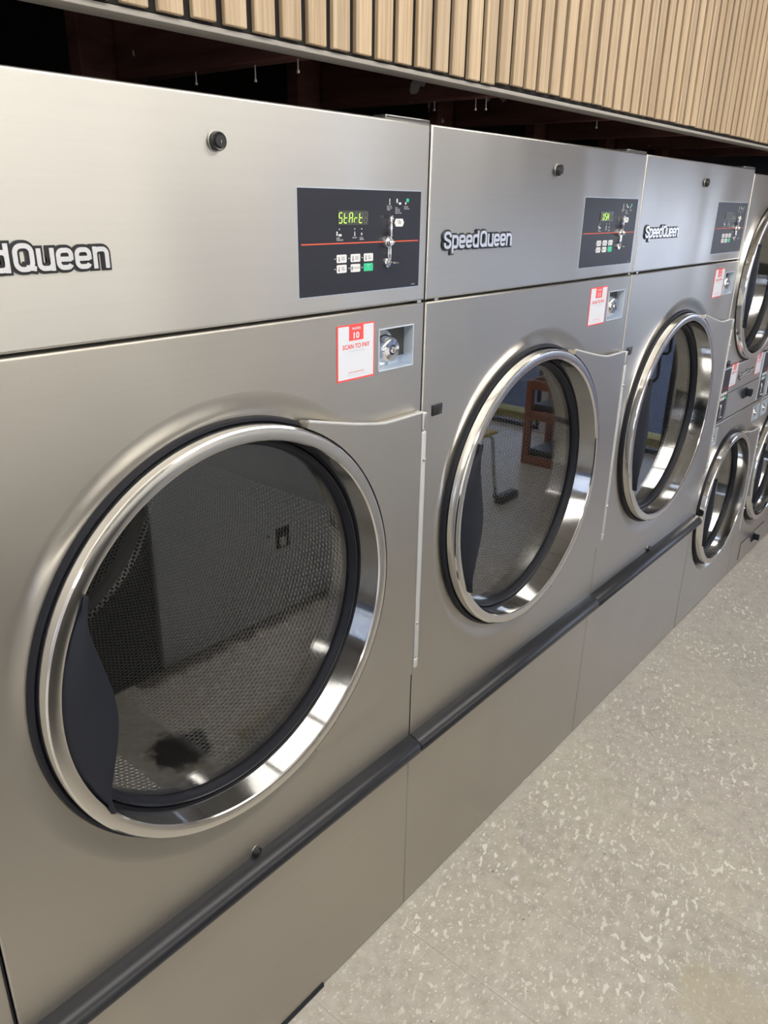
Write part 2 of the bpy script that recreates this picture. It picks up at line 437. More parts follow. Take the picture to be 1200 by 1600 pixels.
# ------------------------------------------------------------------ structure
XL, XR, YB, YF, H = -5.0, 4.4, -5.2, 1.3, 2.9
struct(MB().use('floor').box(XL-.1, XR+.1, YB-.1, YF+.1, -.1, 0), 'floor')
struct(MB().use('ceil').box(XL-.1, XR+.1, YB-.1, YF+.1, H, H+.1), 'ceiling')
struct(MB().use('brightwall').box(XL-.1, XR+.1, YB-.1, YB, 0, H), 'wall_front')
struct(MB().use('streak_grey').box(3.1, 3.62, YB, YB+.25, 0, H, .01), 'streak_post_4')  # unseen column, added for a darker band in the steel reflections
struct(MB().use('felt').box(XL-.1, XR+.1, YF, YF+.1, 0, H), 'wall_back')
# partition closing the dryer recess on the right of the row
def glazed(name, n_, wx, y0, y1, sgn, sill, head, n):
    a, b = sorted((wx, wx+sgn*.1)); fr = MB().use('frame')
    for i in range(n+1):
        yy = y0+.025+(y1-y0-.05)*i/n; fr.box(a+.02, b-.02, yy-.025, yy+.025, sill, head, .003)
    fr.box(a+.02, b-.02, y0, y1, sill, sill+.035, .003).box(a+.02, b-.02, y0, y1, head-.06, head, .003).box(a+.02, b-.02, y0, y1, 1.0, 1.05, .003)
    wn_ = struct(fr, 'window_%d' % n_)
    struct(MB().use('window').box(wx+sgn*.045, wx+sgn*.052, y0, y1, sill+.05, head-.05), 'pane', parent=wn_)
def endwall(name, wx, sgn, holes):
    a, b = sorted((wx, wx+sgn*.1)); mb = MB().use('white'); y = YB-.1
    for y0, y1, sill, head in holes:
        mb.box(a, b, y, y0, 0, H).box(a, b, y0, y1, 0, sill).box(a, b, y0, y1, head, H); y = y1
    mb.box(a, b, y, YF+.1, 0, H); struct(mb, 'wall_'+name)
endwall('right', XR, 1, [(-4.6, -4.0, .02, 2.5), (-3.9, -2.0, .02, 1.72), (-1.75, -.93, .02, 1.95)])
glazed('right', 1, XR, -4.6, -4.0, 1, .02, 2.5, 1); glazed('right', 2, XR, -3.9, -2.0, 1, .02, 1.72, 3); glazed('right', 3, XR, -1.75, -.93, 1, .02, 1.95, 1)
struct(MB().use('frame').tube([(XR-.05, -.985, 1.35), (XR-.05, -.985, .82), (XR-.05, -1.0, .80), (XR-.05, -1.045, .80), (XR-.05, -1.05, .78), (XR-.05, -1.045, .63), (XR-.05, -1.07, .59), (XR-.05, -1.13, .575)], .012, 10), 'door_handle', parent=bpy.data.objects['window_3'])
endwall('left', XL, -1, [(-3.4, -.9, .5, 2.3)]); glazed('left', 4, XL, -3.4, -.9, -1, .5, 2.3, 4)
struct(MB().use('streak_grey').box(XR-.09, XR, -3.10, -2.96, 0, H, .006), 'streak_post_5')  # unseen post, added so the upper panels reflect a grey streak
struct(MB().use('frame').box(XR-.07, XR, -2.42, -2.30, 1.75, H, .006), 'streak_post_6')  # unseen dark post, added for another streak in the steel
struct(MB().use('brightwall').box(XR-.05, XR, -2.88, -2.66, 1.75, H, .006), 'streak_post_7')  # unseen pale strip, added for a light streak in the steel
out = MB().use('walk').box(XR+.1, XR+.16, -8, 4, -.14, -.02).use('kerbyellow').box(XR+.16, XR+.34, -8, 4, -.3, .10, .01)
struct(out, 'trim_1')
struct(MB().use('asphalt').box(XR+.34, 40, -30, 30, -.35, -.28).box(-40, XL-.1, -30, 30, -.35, -.28), 'ground')

# ------------------------------------------------------------------ slatted fascia above the machines
fx0, fx1 = -2.6, XR
bd = MB().use('felt').box(fx0, fx1, -.0075, .018, 1.992, H-.002)
back_board = struct(bd, 'trim_2')
struct(MB().use('trim').box(fx0, fx1, -.009, .032, 1.984, 1.991, .0008), 'trim_3')
pitch, sw = .0515, .0370
def slat_mesh(z0):
    mb = MB().use('oak').box(0, sw, -.0165, -.0075, z0, H-.004, .0012, 1); return mb
protos = [slat_mesh(z).build('oak_slat') for z in (1.9945, 1.9985)]
i = 0; x = -1.2-pitch*2
used = [False, False]
while x < XR-.3:
    k = 0 if x < .145 else 1
    o = protos[k] if not used[k] else protos[k].copy()
    if used[k]: col.objects.link(o)
    used[k] = True
    jit = random.uniform(-.0012, .0012)
    o.location = (x, random.uniform(-.0006, .0006), jit)
    tag(o, 'vertical oak slat of the ribbed fascia above the dryers', 'slat', 'oak slats of the fascia')
    x += pitch
# old timber framing in the gap behind the fascia
for i, jx in enumerate((-.262, .31, .88, 1.45, 2.02, 2.6)):
    mb = MB().use('timber').box(jx, jx+.04, .045, .58, 1.994, 2.19, .002, 1)
    lab = ['old red-brown joist with white paint scraps in the gap above the nearest dryer',
           'dark red-brown joist in the gap above the middle dryer, beside its left end', 'dark joist in the gap above the right end of the middle dryer',
           'dark joist in the gap above the third dryer', 'dark joist in the gap above the start of the stacked dryers', 'dark joist in the gap farthest right'][i]
    tag(mb.build('ceiling_joist'), lab, 'joist')
    mb = MB().use('timber').box(jx-.075, jx+.012, .585, .625, 1.925, 2.6, .002, 1)
    tag(mb.build('timber_post'), 'upright post behind the ' + lab.split(' joist')[0].replace('old ', '') + ' joist, ' + ['above the nearest dryer', 'left end of the middle dryer', 'right end of the middle dryer', 'third dryer', 'first stacked dryer', 'farthest right'][i], 'post')
def nail(x, y, z, l, lab):
    mb = MB().use('screw').tube([(0, 0, 0), (0, 0, -l)], .0013, 6).tube([(0, 0, -l), (0, 0, -l-.004)], .0028, 6)
    o = mb.build('nail', loc=(x, y, z)); tag(o, lab, 'nail', 'nails under the joists')
for x, y in ((-.24, .20), (-.245, .09), (-.25, .35), (.325, .10), (.33, .13), (.327, .24), (.9, .12)):
    nail(x, y, 1.994, random.uniform(.014, .022), 'thin nail poking down out of a joist in the dark gap')

# ------------------------------------------------------------------ pieces of a dryer
def make_door(parent, cx, cz, R, hx, handle_side=-1, flap=True, drop=0.0):
    """door with chrome ring centred at (cx,cz); hinge strip right of it at x = hx"""
    s = R/.3687; ri = R-.0257
    ring = MB().use('chrome').lathe([(R+.002, .006), (R, 0), (R, -.0195), (R-.0012, -.0232), (R-.004, -.0253)], cx, cz, 160)
    ring.use('rimface').lathe([(R-.004, -.0253), (R-.010, -.0262), (ri+.006, -.0262), (ri+.002, -.0252)], cx, cz, 160)
    ring.use('chrome').lathe([(ri+.002, -.0252), (ri, -.0225), (ri-.0008, -.012), (ri-.0045, .034)], cx, cz, 160)
    door = ring.build('door', parent)
    g = MB().use('rubber').lathe([(ri-.0043, .035), (ri-.006, .0295), (ri-.011, .0275), (ri-.0165, .030), (ri-.0185, .036), (ri-.0205, .046), (ri-.0205, .060)], cx, cz, 128)
    g.build('glass_seal', door)
    g = MB().use('glass').lathe([(0, .0405), (ri-.0195, .0405), (ri-.0195, .0445), (0, .0445)], cx, cz, 96)
    g.build('door_glass', door)
    g = MB().use('rubber').lathe([(R+.0105, .020), (R+.0105, .004), (R+.0085, -.001), (R+.004, -.002), (R+.0015, .001), (R+.001, .004)], cx, cz, 128)
    g.build('door_gasket', door)
    # moulded black pull that fills the left side of the ring
    E = [(-.286, .192), (-.2925, .160), (-.291, .128), (-.284, .095), (-.276, .060), (-.269, .025), (-.2665, -.010), (-.270, -.045), (-.278, -.080), (-.2875, -.115), (-.295, -.150), (-.291, -.186)]
    E = [(a*s, b*s) for a, b in E]; n = 40; mb = MB().use('plastic'); bm = mb.bm
    def edge(t):
        u = t*(len(E)-1); i_ = min(int(u), len(E)-2); f = u-i_
        p0, p1, p2, p3 = [E[max(0, min(len(E)-1, i_+d))] for d in (-1, 0, 1, 2)]
        return tuple(.5*((2*p1[q])+(-p0[q]+p2[q])*f+(2*p0[q]-5*p1[q]+4*p2[q]-p3[q])*f*f+(-p0[q]+3*p1[q]-3*p2[q]+p3[q])*f**3) for q in (0, 1))
    aT = math.atan2(E[0][1], E[0][0]); aB = math.atan2(E[-1][1], E[-1][0])+2*pi; rr = ri-.0012
    rows = []
    for i_ in range(n+1):
        t = i_/n; a = aT+(aB-aT)*t; L_ = Vector((cx+rr*cos(a), -.020, cz+rr*sin(a))); e = edge(t); Rr = Vector((cx+e[0], -.035, cz+e[1]))
        wd = (Rr-L_); bul = min(1, wd.length/(.05*s))
        pts = [L_+Vector((0, .012, 0)), L_]
        for k in range(1, 7):
            u = k/7; pts.append(L_+wd*u+Vector((0, -.006*sin(pi*u)*bul, 0)))
        pts += [Rr, Rr+Vector((.0015, .003, 0)), Rr+Vector((-.004, .008, 0)), L_+wd*.6+Vector((0, .03*bul, 0)), L_+wd*.3+Vector((0, .034*bul, 0))]
        rows.append([bm.verts.new(p) for p in pts])
    K = len(rows[0])
    for A, B in zip(rows, rows[1:]):
        for k in range(K): bm.faces.new((A[k], A[(k+1) % K], B[(k+1) % K], B[k]))
    bm.faces.new(rows[0]); bm.faces.new(list(reversed(rows[-1])))
    for f in bm.faces: f.smooth = True
    bmesh.ops.recalc_face_normals(bm, faces=bm.faces[:])
    mb.build('door_handle', door, sharp=50)
    # hinge plate: from the hinge line back to the ring
    r2 = R+.0022; dx = hx-cx
    def X(v): return cx+v*s if v < .3 else cx+dx+(v-.475)*1.0
    top = [(.153*s, .350*s), (.232*s, .331*s), (.280*s, .320*s), (.330*s, .3105*s), (dx-.118, .3065*s), (dx-.093, .3058*s), (dx-.053, .3056*s), (dx-.002, .3056*s)]
    if dx < .42: top = [(.150*s, .352*s), (.20*s, .338*s), (.25*s, .330*s), (dx-.05, .322*s), (dx-.002, .325*s)]
    bot = [(dx-.002, -.315*s), (dx-.06, -.322*s), (dx-.16, -.333*s), (.157*s, -.345*s)]
    def arc(a0, a1, n_=44): return [(r2*cos(a0+(a1-a0)*t/n_), r2*sin(a0+(a1-a0)*t/n_)) for t in range(n_+1)]
    a0 = math.atan2(bot[-1][1], bot[-1][0]); a1 = math.atan2(top[0][1], top[0][0])
    poly = top+bot+arc(a0, a1)
    poly = [(cx+a, cz+b) for a, b in poly]
    mb = MB().use('steel_low'); bm = mb.bm
    tri = tessellate_polygon([[Vector((a, b, 0)) for a, b in poly]])
    yf, yb = -.0225, -.0005
    A = [bm.verts.new((a, yf, b)) for a, b in poly]; B = [bm.verts.new((a, yb, b)) for a, b in poly]
    for t in tri: bm.faces.new([A[k] for k in t])
    for k in range(len(poly)):
        j = (k+1) % len(poly)
        bm.faces.new((A[j], A[k], B[k], B[j]))
    bmesh.ops.recalc_face_normals(bm, faces=bm.faces[:]); bm.normal_update()
    mb.use('hinge').tube([(cx+a, yf+.0022, cz+b+.0004) for a, b in top], .0032, 8)
    mb.build('hinge_plate', door)
    mb = MB().use('hinge'); zt, zb = cz+.3065*s, cz-.301*s
    if dx < .42: zt = cz+.325*s; zb = cz-.315*s
    for z0, z1 in ((zb, zb+.025), (zb+.027, zt-.040), (zt-.038, zt)):
        mb.box(hx, hx+.0135, -.0255, -.0005, z0, z1, .003, 3)
    for zz in (zt-.10, zb+.12):
        mb.use('screw').lathe([(0, -.030), (.0035, -.029), (.0045, -.0255)], hx+.006, zz, 14)
        mb.use('screw').lathe([(0, -.008), (.0035, -.007), (.0045, -.001)], hx+.0185, zz+.018, 14); mb.use('hinge')
    mb.build('hinge', door)
    return door

def make_drum(parent, cx, cz, R, y0, y1, name='drum'):
    mb = MB().use('perf').lathe([(R, y0), (R, y1)], cx, cz, 144)
    mb.lathe([(R, y1), (R-.012, y1+.008)], cx, cz, 144)
    mb.use('drumsteel').lathe([(R-.012, y1+.008), (R-.038, y1+.008), (R-.05, y1+.02)], cx, cz, 96)
    mb.use('perf').lathe([(R-.05, y1+.02), (.09, y1+.02)], cx, cz, 96)
    mb.use('drumsteel').lathe([(.09, y1+.02), (.085, y1+.012), (0, y1+.012)], cx, cz, 48)
    # front lip
    mb.use('drumsteel').lathe([(R, y0), (R*.88, y0), (R*.875, y0-.006), (R*.88, y0-.02)], cx, cz, 96)
    # outside shell so that nothing is seen behind the perforations
    o = mb.build(name, parent, uv='drum', R=R, cc=(cx, cz))
    mb = MB().use('drumsteel'); bm = mb.bm
    for c in (18.5, -91, 135):
        n0 = len(bm.faces); P = []
        for da, rr in ((-9, R+.001), (-7.5, R*.95), (-4, R*.90), (0, R*.885), (4, R*.90), (7.5, R*.95), (9, R+.001)):
            a = RAD(c+da); P.append((cx+rr*cos(a), cz+rr*sin(a)))
        V0 = [bm.verts.new((a, y0+.004, b)) for a, b in P]; V1 = [bm.verts.new((a, y1+.004, b)) for a, b in P]
        for i_ in range(len(P)-1): bm.faces.new((V0[i_], V0[i_+1], V1[i_+1], V1[i_]))
        bm.faces.new(V0)
        bm.faces.ensure_lookup_table()
        for f in bm.faces[n0:]: f.smooth = True
    bmesh.ops.recalc_face_normals(bm, faces=bm.faces[:])
    mb.build('lifter', o)
    return o

SEG = {'S': 'acdfg', 't': 'defg', 'A': 'abcefg', 'r': 'eg', 'U': 'bcdef', 'H': 'bcefg', 'P': 'abefg', ' ': ''}
def display(parent, word, x0, x1, z0, z1):
    mb = MB().use('lcd').prism(rrect(x0, x1, z0, z1, .0012), -.0022, -.001)
    n = 6; cw = (x1-x0)/n; h = (z1-z0)*.80; zc = (z0+z1)/2; t = .00135
    for i_, ch in enumerate(word.ljust(n)[:n]):
        xc = x0+cw*(i_+.5); wv = cw*.60; sl = .0009
        for sname, (ax, az, bx, bz) in {'a': (-.5, .5, .5, .5), 'b': (.5, .5, .5, 0), 'c': (.5, 0, .5, -.5), 'd': (-.5, -.5, .5, -.5), 'e': (-.5, 0, -.5, -.5), 'f': (-.5, .5, -.5, 0), 'g': (-.5, 0, .5, 0)}.items():
            mb.use('seg_on' if sname in SEG[ch] else 'seg_off')
            p0 = Vector((xc+ax*wv+sl*az*2, zc+az*h*.86)); p1 = Vector((xc+bx*wv+sl*bz*2, zc+bz*h*.86)); d = (p1-p0).normalized(); nn = Vector((-d.y, d.x))*t/2
            p0 = p0+d*t*.55; p1 = p1-d*t*.55
            P = [p0+nn, p1+nn, p1-nn, p0-nn]
            if d.x*1 < 0: pass
            mb.prism([(p.x, p.y) for p in P], -.0026, -.0021)
    return mb.build('display', parent)

def icon_therm(mb, x, z, h):
    mb.prism(rrect(x-.0007, x+.0007, z, z+h, .0006, 2), -.0021, -.0014); mb.lathe([(0, -.0021), (.0014, -.0021), (.0014, -.0014)], x, z, 12)

def make_controls(parent, word, x0=-.3415, x1=-.0255, z0=1.6325, z1=1.7995):
    pn = MB().use('zinc').prism(rrect(x0-.0012, x1+.0012, z0-.0012, z1+.0012, .001), -.0006, .001).use('panel').prism(rrect(x0, x1, z0, z1, .001), -.0012, -.0005)
    p = pn.build('control_panel', parent)
    mb = MB().use('redline').box(x0+.006, x1-.005, -.0016, -.001, 1.7138, 1.7158); mb.build('red_stripe', p)
    display(p, word, -.2505, -.1745, 1.7435, 1.7665)
    # membrane keys
    rows = [(1.6835, [('HIGH\nTEMP', 'btn'), ('LOW\nTEMP', 'btn'), ('NO\nHEAT', 'btn')]), (1.667, [('MED\nTEMP', 'btn'), ('DELICATES', 'btn'), ('START', 'green')])]
    for zb, keys in rows:
        for (tx, mt), xb in zip(keys, (-.2535, -.2185, -.1845)):
            k = MB().use(mt).prism(rrect(xb, xb+.0245, zb, zb+.0132, .0022), -.0018, -.001)
            if mt == 'green': k.use('whiteink').text(tx, xb+.0122, zb+.0092, -.00195, h=.0022, align='C').text('I', xb+.0122, zb+.0035, -.00195, h=.004, align='C')
            elif tx == 'DELICATES': k.use('ink').text(tx, xb+.0142, zb+.0055, -.00195, h=.0026, w=.0165, align='C').prism(rrect(xb+.0022, xb+.0042, zb+.003, zb+.0100, .0008, 2), -.0021, -.0017)
            else:
                k.use('ink').text(tx, xb+.0155, zb+.0035, -.00195, h=.0064, align='C', squeeze=.9); icon_therm(k, xb+.0055, zb+.0036, .0065)
            ko = k.build('key', p)
            if mt == 'green': ko['label'] = 'green start key'
            MB().use('whiteink').lathe([(0, -.0018), (.0010, -.0018), (.0010, -.001)], xb-.0042, zb+.0066, 10).build('indicator_light', p)
    def legend(xc, fn):
        pr = MB().use('whiteink'); fn(pr); return pr.build('printed_legend', p)
    for xx in (-.2465, -.2085, -.1905): MB().use('whiteink').lathe([(0, -.0018), (.0010, -.0018), (.0010, -.001)], xx, 1.7372, 10).build('indicator_light', p)
    legend(0, lambda q: q.text('INSERT\nCOINS/CARD', -.2455, 1.7190, -.0016, h=.0052, align='C', squeeze=.85).prism(rrect(-.2535, -.2510, 1.7268, 1.7338, .001, 2), -.0018, -.0012).prism(rrect(-.2485, -.2415, 1.7262, 1.7295, .0004, 2), -.0018, -.0012))
    legend(0, lambda q: (q.text('DRYING', -.2085, 1.7222, -.0016, h=.0022, align='C'), icon_therm(q, -.2085, 1.7272, .006)))
    legend(0, lambda q: q.text('COOL\nDOWN', -.1905, 1.7190, -.0016, h=.0052, align='C').lathe([(.0011, -.0016), (.0021, -.0016)], -.1905, 1.7290, 16))
    legend(0, lambda q: (q.text('Select Temp\n(Select Load)\n& Temp', -.1165, 1.7663, -.0016, h=.0088, align='C', squeeze=.8), icon_therm(q, -.1165, 1.7775, .009)))
    legend(0, lambda q: q.text('Insert\nCoins/Card\nto Purchase\nMaximum Cycle', -.0915, 1.7610, -.0016, h=.0118, align='C', squeeze=.85).prism(rrect(-.0970, -.0940, 1.7795, 1.7865, .001, 2), -.0018, -.0012).prism(rrect(-.0905, -.0840, 1.7770, 1.7805, .0004, 2), -.0018, -.0012))
    legend(0, lambda q: q.text('Push Start\nPresione Start', -.0675, 1.7690, -.0016, h=.0056, align='C', squeeze=.8).use('green').prism(rrect(-.0690, -.0620, 1.7812, 1.7870, .0006, 2), -.0018, -.0012).use('whiteink').prism(rrect(-.0722, -.0692, 1.7770, 1.7812, .0012, 2), -.0018, -.0012))
    legend(0, lambda q: q.text('9003735', -.0480, 1.6358, -.0016, h=.0022))
    # hexagonal coin value
    hx, hz = -.0885, 1.7465
    c = MB().use('btn').prism([(hx-.0135, hz), (hx-.0095, hz+.0066), (hx+.0095, hz+.0066), (hx+.0135, hz), (hx+.0095, hz-.0066), (hx-.0095, hz-.0066)], -.0020, -.001)
    c.use('ink').text('25\u00a2', hx, hz-.0030, -.0022, h=.0068, align='C', squeeze=.95); c.build('coin_value_plate', p)
    # chromed coin acceptor: slot, return button, return cup
    c = MB().use('chrome2'); cx = -.1195
    c.box(cx-.0045, cx-.0018, -.012, -.001, 1.7205, 1.7535, .0010).box(cx+.0014, cx+.0044, -.009, -.001, 1.7225, 1.7525, .0012)
    c.lathe([(.0048, -.008), (.0046, -.011), (.002, -.012), (0, -.012)], cx-.0002, 1.7535, 20)
    c.lathe([(.0102, -.001), (.0102, -.006), (.0092, -.0085), (.0068, -.0085), (.0060, -.006)], cx-.004, 1.7140, 36)
    c.lathe([(0, -.0185), (.0035, -.0175), (.0060, -.014), (.0062, -.006)], cx-.0035, 1.7140, 28)
    c.box(cx-.0052, cx-.0022, -.008, -.001, 1.6800, 1.7060, .0010).box(cx+.0006, cx+.0034, -.008, -.001, 1.6800, 1.7060, .0010)
    c.lathe([(.0088, -.001), (.0085, -.004), (.0068, -.0055), (0, -.0055)], cx-.001, 1.6790, 28).box(cx-.0015, cx+.0135, -.018, -.004, 1.6776, 1.6806, .0010)
    c.use('dark').box(cx-.0018, cx+.0014, -.0025, -.001, 1.7225, 1.752).box(cx-.0022, cx+.0006, -.0025, -.001, 1.682, 1.706)
    c.build('coin_acceptor', p)['label'] = 'chrome coin slot with return button'
    return p

def make_coin_box(parent, x0, x1, z0, z1):
    mb = MB().use('zinc'); d = .030; t = .0022
    for a in ((x0, x0+t, z0, z1), (x1-t, x1, z0, z1), (x0, x1, z0, z0+t), (x0, x1, z1-t, z1)): mb.box(a[0], a[1], -.0022, d, a[2], a[3], .0005, 1)
    mb.box(x0, x1, d, d+.002, z0, z1)
    w_ = x1-x0
    mb.use('screw').lathe([(0, d-.005), (.0045, d-.0035), (.006, d)], x0+w_*.76, z1-.014, 18).lathe([(0, d-.005), (.0045, d-.0035), (.006, d)], x0+w_*.76, z0+.014, 18)
    b = mb.build('coin_box', parent)
    lx, lz = x0+w_*.36, (z0+z1)/2-.002; k = (z1-z0)/.078*1.12
    mb = MB().use('chrome2').lathe([(.0335*k, d-.001), (.033*k, d-.006), (.029*k, d-.010), (.024*k, d-.012), (.0235*k, d-.016), (.0215*k, d-.026), (.0200*k, d-.031), (.0175*k, d-.0335), (.0085*k, d-.034)], lx, lz, 48)
    mb.use('dark').lathe([(.0088*k, d-.0338), (.0055*k, d-.0338)], lx, lz, 32).use('chrome2').lathe([(.0056*k, d-.0338), (.0045*k, d-.037), (0, d-.037)], lx, lz, 24)
    mb.use('dark').box(lx-.0011, lx+.0011, d-.0376, d-.0368, lz-.0035*k, lz+.0035*k)
    mb.build('key_lock', b)['label'] = 'round chrome key lock'
    return b

def make_sticker(parent, num, x0, x1, z0, z1):
    W_ = x1-x0; H_ = z1-z0; mb = MB().use('stk_red').prism(rrect(x0, x1, z0, z1, .001, 2), -.0008, .0002)
    b = .0032*W_/.101
    mb.use('stk_white').prism(rrect(x0+b, x1-b, z0+b, z1-b*.8, .0005, 2), -.0011, -.0007)
    cx = (x0+x1)/2
    mb.use('stk_red').prism([(cx-.19*W_, z1-b*.5), (cx+.19*W_, z1-b*.5), (cx+.19*W_, z1-.285*H_), (cx-.19*W_, z1-.285*H_)], -.0014, -.001)
    mb.use('stk_white').text('MACHINE', cx, z1-.095*H_, -.0016, h=.042*H_, w=.22*W_, align='C', off=.03)
    mb.text(num, cx, z1-.255*H_, -.0016, h=.115*H_, w=.155*W_, align='C', off=.035)
    mb.use('stk_red').text('SCAN TO PAY', cx, z1-.43*H_, -.0014, h=.085*H_, w=.72*W_, align='C', off=.024)
    mb.text("DON'T HAVE AN ACCOUNT?", cx, z0+.135*H_, -.0014, h=.024*H_, w=.42*W_, align='C', off=.008)
    mb.use('greyink').text('with the Speed Queen App', cx, z1-.49*H_, -.0014, h=.028*H_, w=.44*W_, align='C')
    mb.text('Visit the app store on your phone', cx, z0+.088*H_, -.0014, h=.022*H_, w=.5*W_, align='C')
    o = mb.build('payment_sticker', parent)
    o['label'] = 'white and red sticker reading MACHINE %s SCAN TO PAY' % num
    return o

def ribbon(mb, pts, wd, y0, y1, closed=False):
    """flat stroke of width wd along a polyline in (x,z), with thickness from y0 (front) to y1"""
    n = len(pts); P = [Vector(p) for p in pts]; L_, R_ = [], []
    for i in range(n):
        a = P[(i-1) % n] if (closed or i > 0) else None; c = P[(i+1) % n] if (closed or i < n-1) else None
        d1 = (P[i]-a).normalized() if a is not None else None; d2 = (c-P[i]).normalized() if c is not None else None
        d = ((d1 or d2)+(d2 or d1)).normalized(); k = 1/max(.55, d.dot(d1 or d2)); nn = Vector((-d.y, d.x))*wd/2*k
        L_.append(P[i]+nn); R_.append(P[i]-nn)
    if not closed:                                    # square ends stick out by the grow amount
        pass
    bm = mb.bm; f0 = len(bm.faces)
    V = [[bm.verts.new((q.x, y, q.y)) for q in S] for S in (L_, R_) for y in (y0, y1)]
    m = n if closed else n-1
    for i in range(m):
        j = (i+1) % n
        bm.faces.new((V[0][i], V[2][i], V[2][j], V[0][j])); bm.faces.new((V[1][j], V[3][j], V[3][i], V[1][i]))
        bm.faces.new((V[0][j], V[1][j], V[1][i], V[0][i])); bm.faces.new((V[2][i], V[3][i], V[3][j], V[2][j]))
    if not closed:
        bm.faces.new((V[0][0], V[1][0], V[3][0], V[2][0])); bm.faces.new((V[2][-1], V[3][-1], V[1][-1], V[0][-1]))
    mb._tag(f0, False)
def rr_path(x0, x1, z0, z1, r, start=0, end=360, n=7):
    """rounded rectangle travelled counter-clockwise from the middle of its right side; start/end as fraction of turn in degrees"""
    cs = [((x1-r, z1-r), 0), ((x0+r, z1-r), 90), ((x0+r, z0+r), 180), ((x1-r, z0+r), 270)]; P = [(x1, (z0+z1)/2)]
    for (cx, cz), a in cs: P += [(cx+r*cos(RAD(a+90*i/n)), cz+r*sin(RAD(a+90*i/n))) for i in range(n+1)]
    return P
def glyph(ch, t):
    """skeletons of heavy condensed letters, cap height 1, stroke t; returns (width, [(points, closed)])"""
    h = t/2; X = .80; w_ = .68; r = .17; m = X*.50
    if ch == 'e':
        P = rr_path(h, w_-h, h, X-h, r)
        return w_, [([(h, m*.98), (w_-h, m*.98)], False), ([(w_-h, m*.86)]+P[1:31], False)]
    if ch == 'p': return w_, [(rr_path(h, w_-h, h, X-h, r), True), ([(h, X), (h, -.27)], False)]
    if ch == 'd': return w_, [(rr_path(h, w_-h, h, X-h, r), True), ([(w_-h, 1.0), (w_-h, 0)], False)]
    if ch == 'u':
        P = rr_path(h, w_-h, h, X-h, r); return w_, [([(h, X)]+P[17:25]+P[25:33]+[(w_-h, m)], False), ([(w_-h, X), (w_-h, 0)], False)]
    if ch == 'n':
        P = rr_path(h, w_-h, h, X-h, r); return w_, [([(w_-h, 0)]+P[1:9]+P[9:17]+[(h, m)], False), ([(h, X), (h, 0)], False)]
    if ch == 'Q': return .80, [(rr_path(h, .78-h, h, 1-h, .24), True), ([(.44, .16), (.80, .10)], False)]
    if ch == 'S':
        A = lambda cx, cz, a0, a1, r_: [(cx+r_*cos(RAD(a0+(a1-a0)*i/8)), cz+r_*sin(RAD(a0+(a1-a0)*i/8))) for i in range(9)]
        w2 = .74; r_ = .19
        return w2, [([(w2-h, .66)]+A(w2-h-r_, 1-h-r_, 0, 90, r_)+A(h+r_, 1-h-r_, 90, 180, r_)+[(h, .66), (h+.06, .58), (w2-h-.06, .42), (w2-h, .34)]+A(w2-h-r_, h+r_, 0, -90, r_)+A(h+r_, h+r_, 270, 180, r_)+[(h, .36)], False)]
def make_badge(parent, x0, x1, zb, h, name='name_badge'):
    """embossed heavy lettering on a black backing that follows the letters"""
    t = .195; run = []; x = 0
    for ch in 'Speed Queen':
        if ch == ' ': x += .07; continue
        gw, st = glyph(ch, t); run.append((x, st)); x += gw+.035
    k = (x1-x0)/x
    bk, fr = MB().use('badge_blk'), MB().use('badge_sil'); q = 0
    for gx, st in run:
        for P, cl in st:
            q += 1; e = .00003*(q % 5)
            pts = [(x0+(gx+a)*k, zb+b*h) for a, b in P]
            if not cl:                                 # lengthen open strokes a little in the backing
                a0 = Vector(pts[0])-Vector(pts[1]); a1 = Vector(pts[-1])-Vector(pts[-2])
                ext = [tuple(Vector(pts[0])+a0.normalized()*.0030)]+pts+[tuple(Vector(pts[-1])+a1.normalized()*.0030)]
            else: ext = pts
            ribbon(bk, ext, t*h+.0064*min(1, h/.033)**1.5, -.0022-e, .0, cl)
            ribbon(fr, pts, t*h*.90, -.0042-e, -.0018, cl)
    o = bk.build(name, parent); l = fr.build('badge_lettering', o); l['label'] = 'silver raised letters'
    return o

def make_lock(parent, x, z, r=.0125):
    mb = MB().use('screw').lathe([(r*1.08, -.001), (r*1.08, .001)], x, z, 28).use('lockblk').lathe([(0, -.0095), (r*.62, -.0095), (r*.70, -.0075), (r*.92, -.0085), (r, -.006), (r, 0)], x, z, 32)
    mb.use('ink').box(x-.0008, x+.0008, -.0102, -.0094, z-r*.45, z+r*.35).use('screw').box(x+.0007, x+.0017, -.0099, -.0094, z-.002, z+.0015)
    return mb.build('lock', parent)

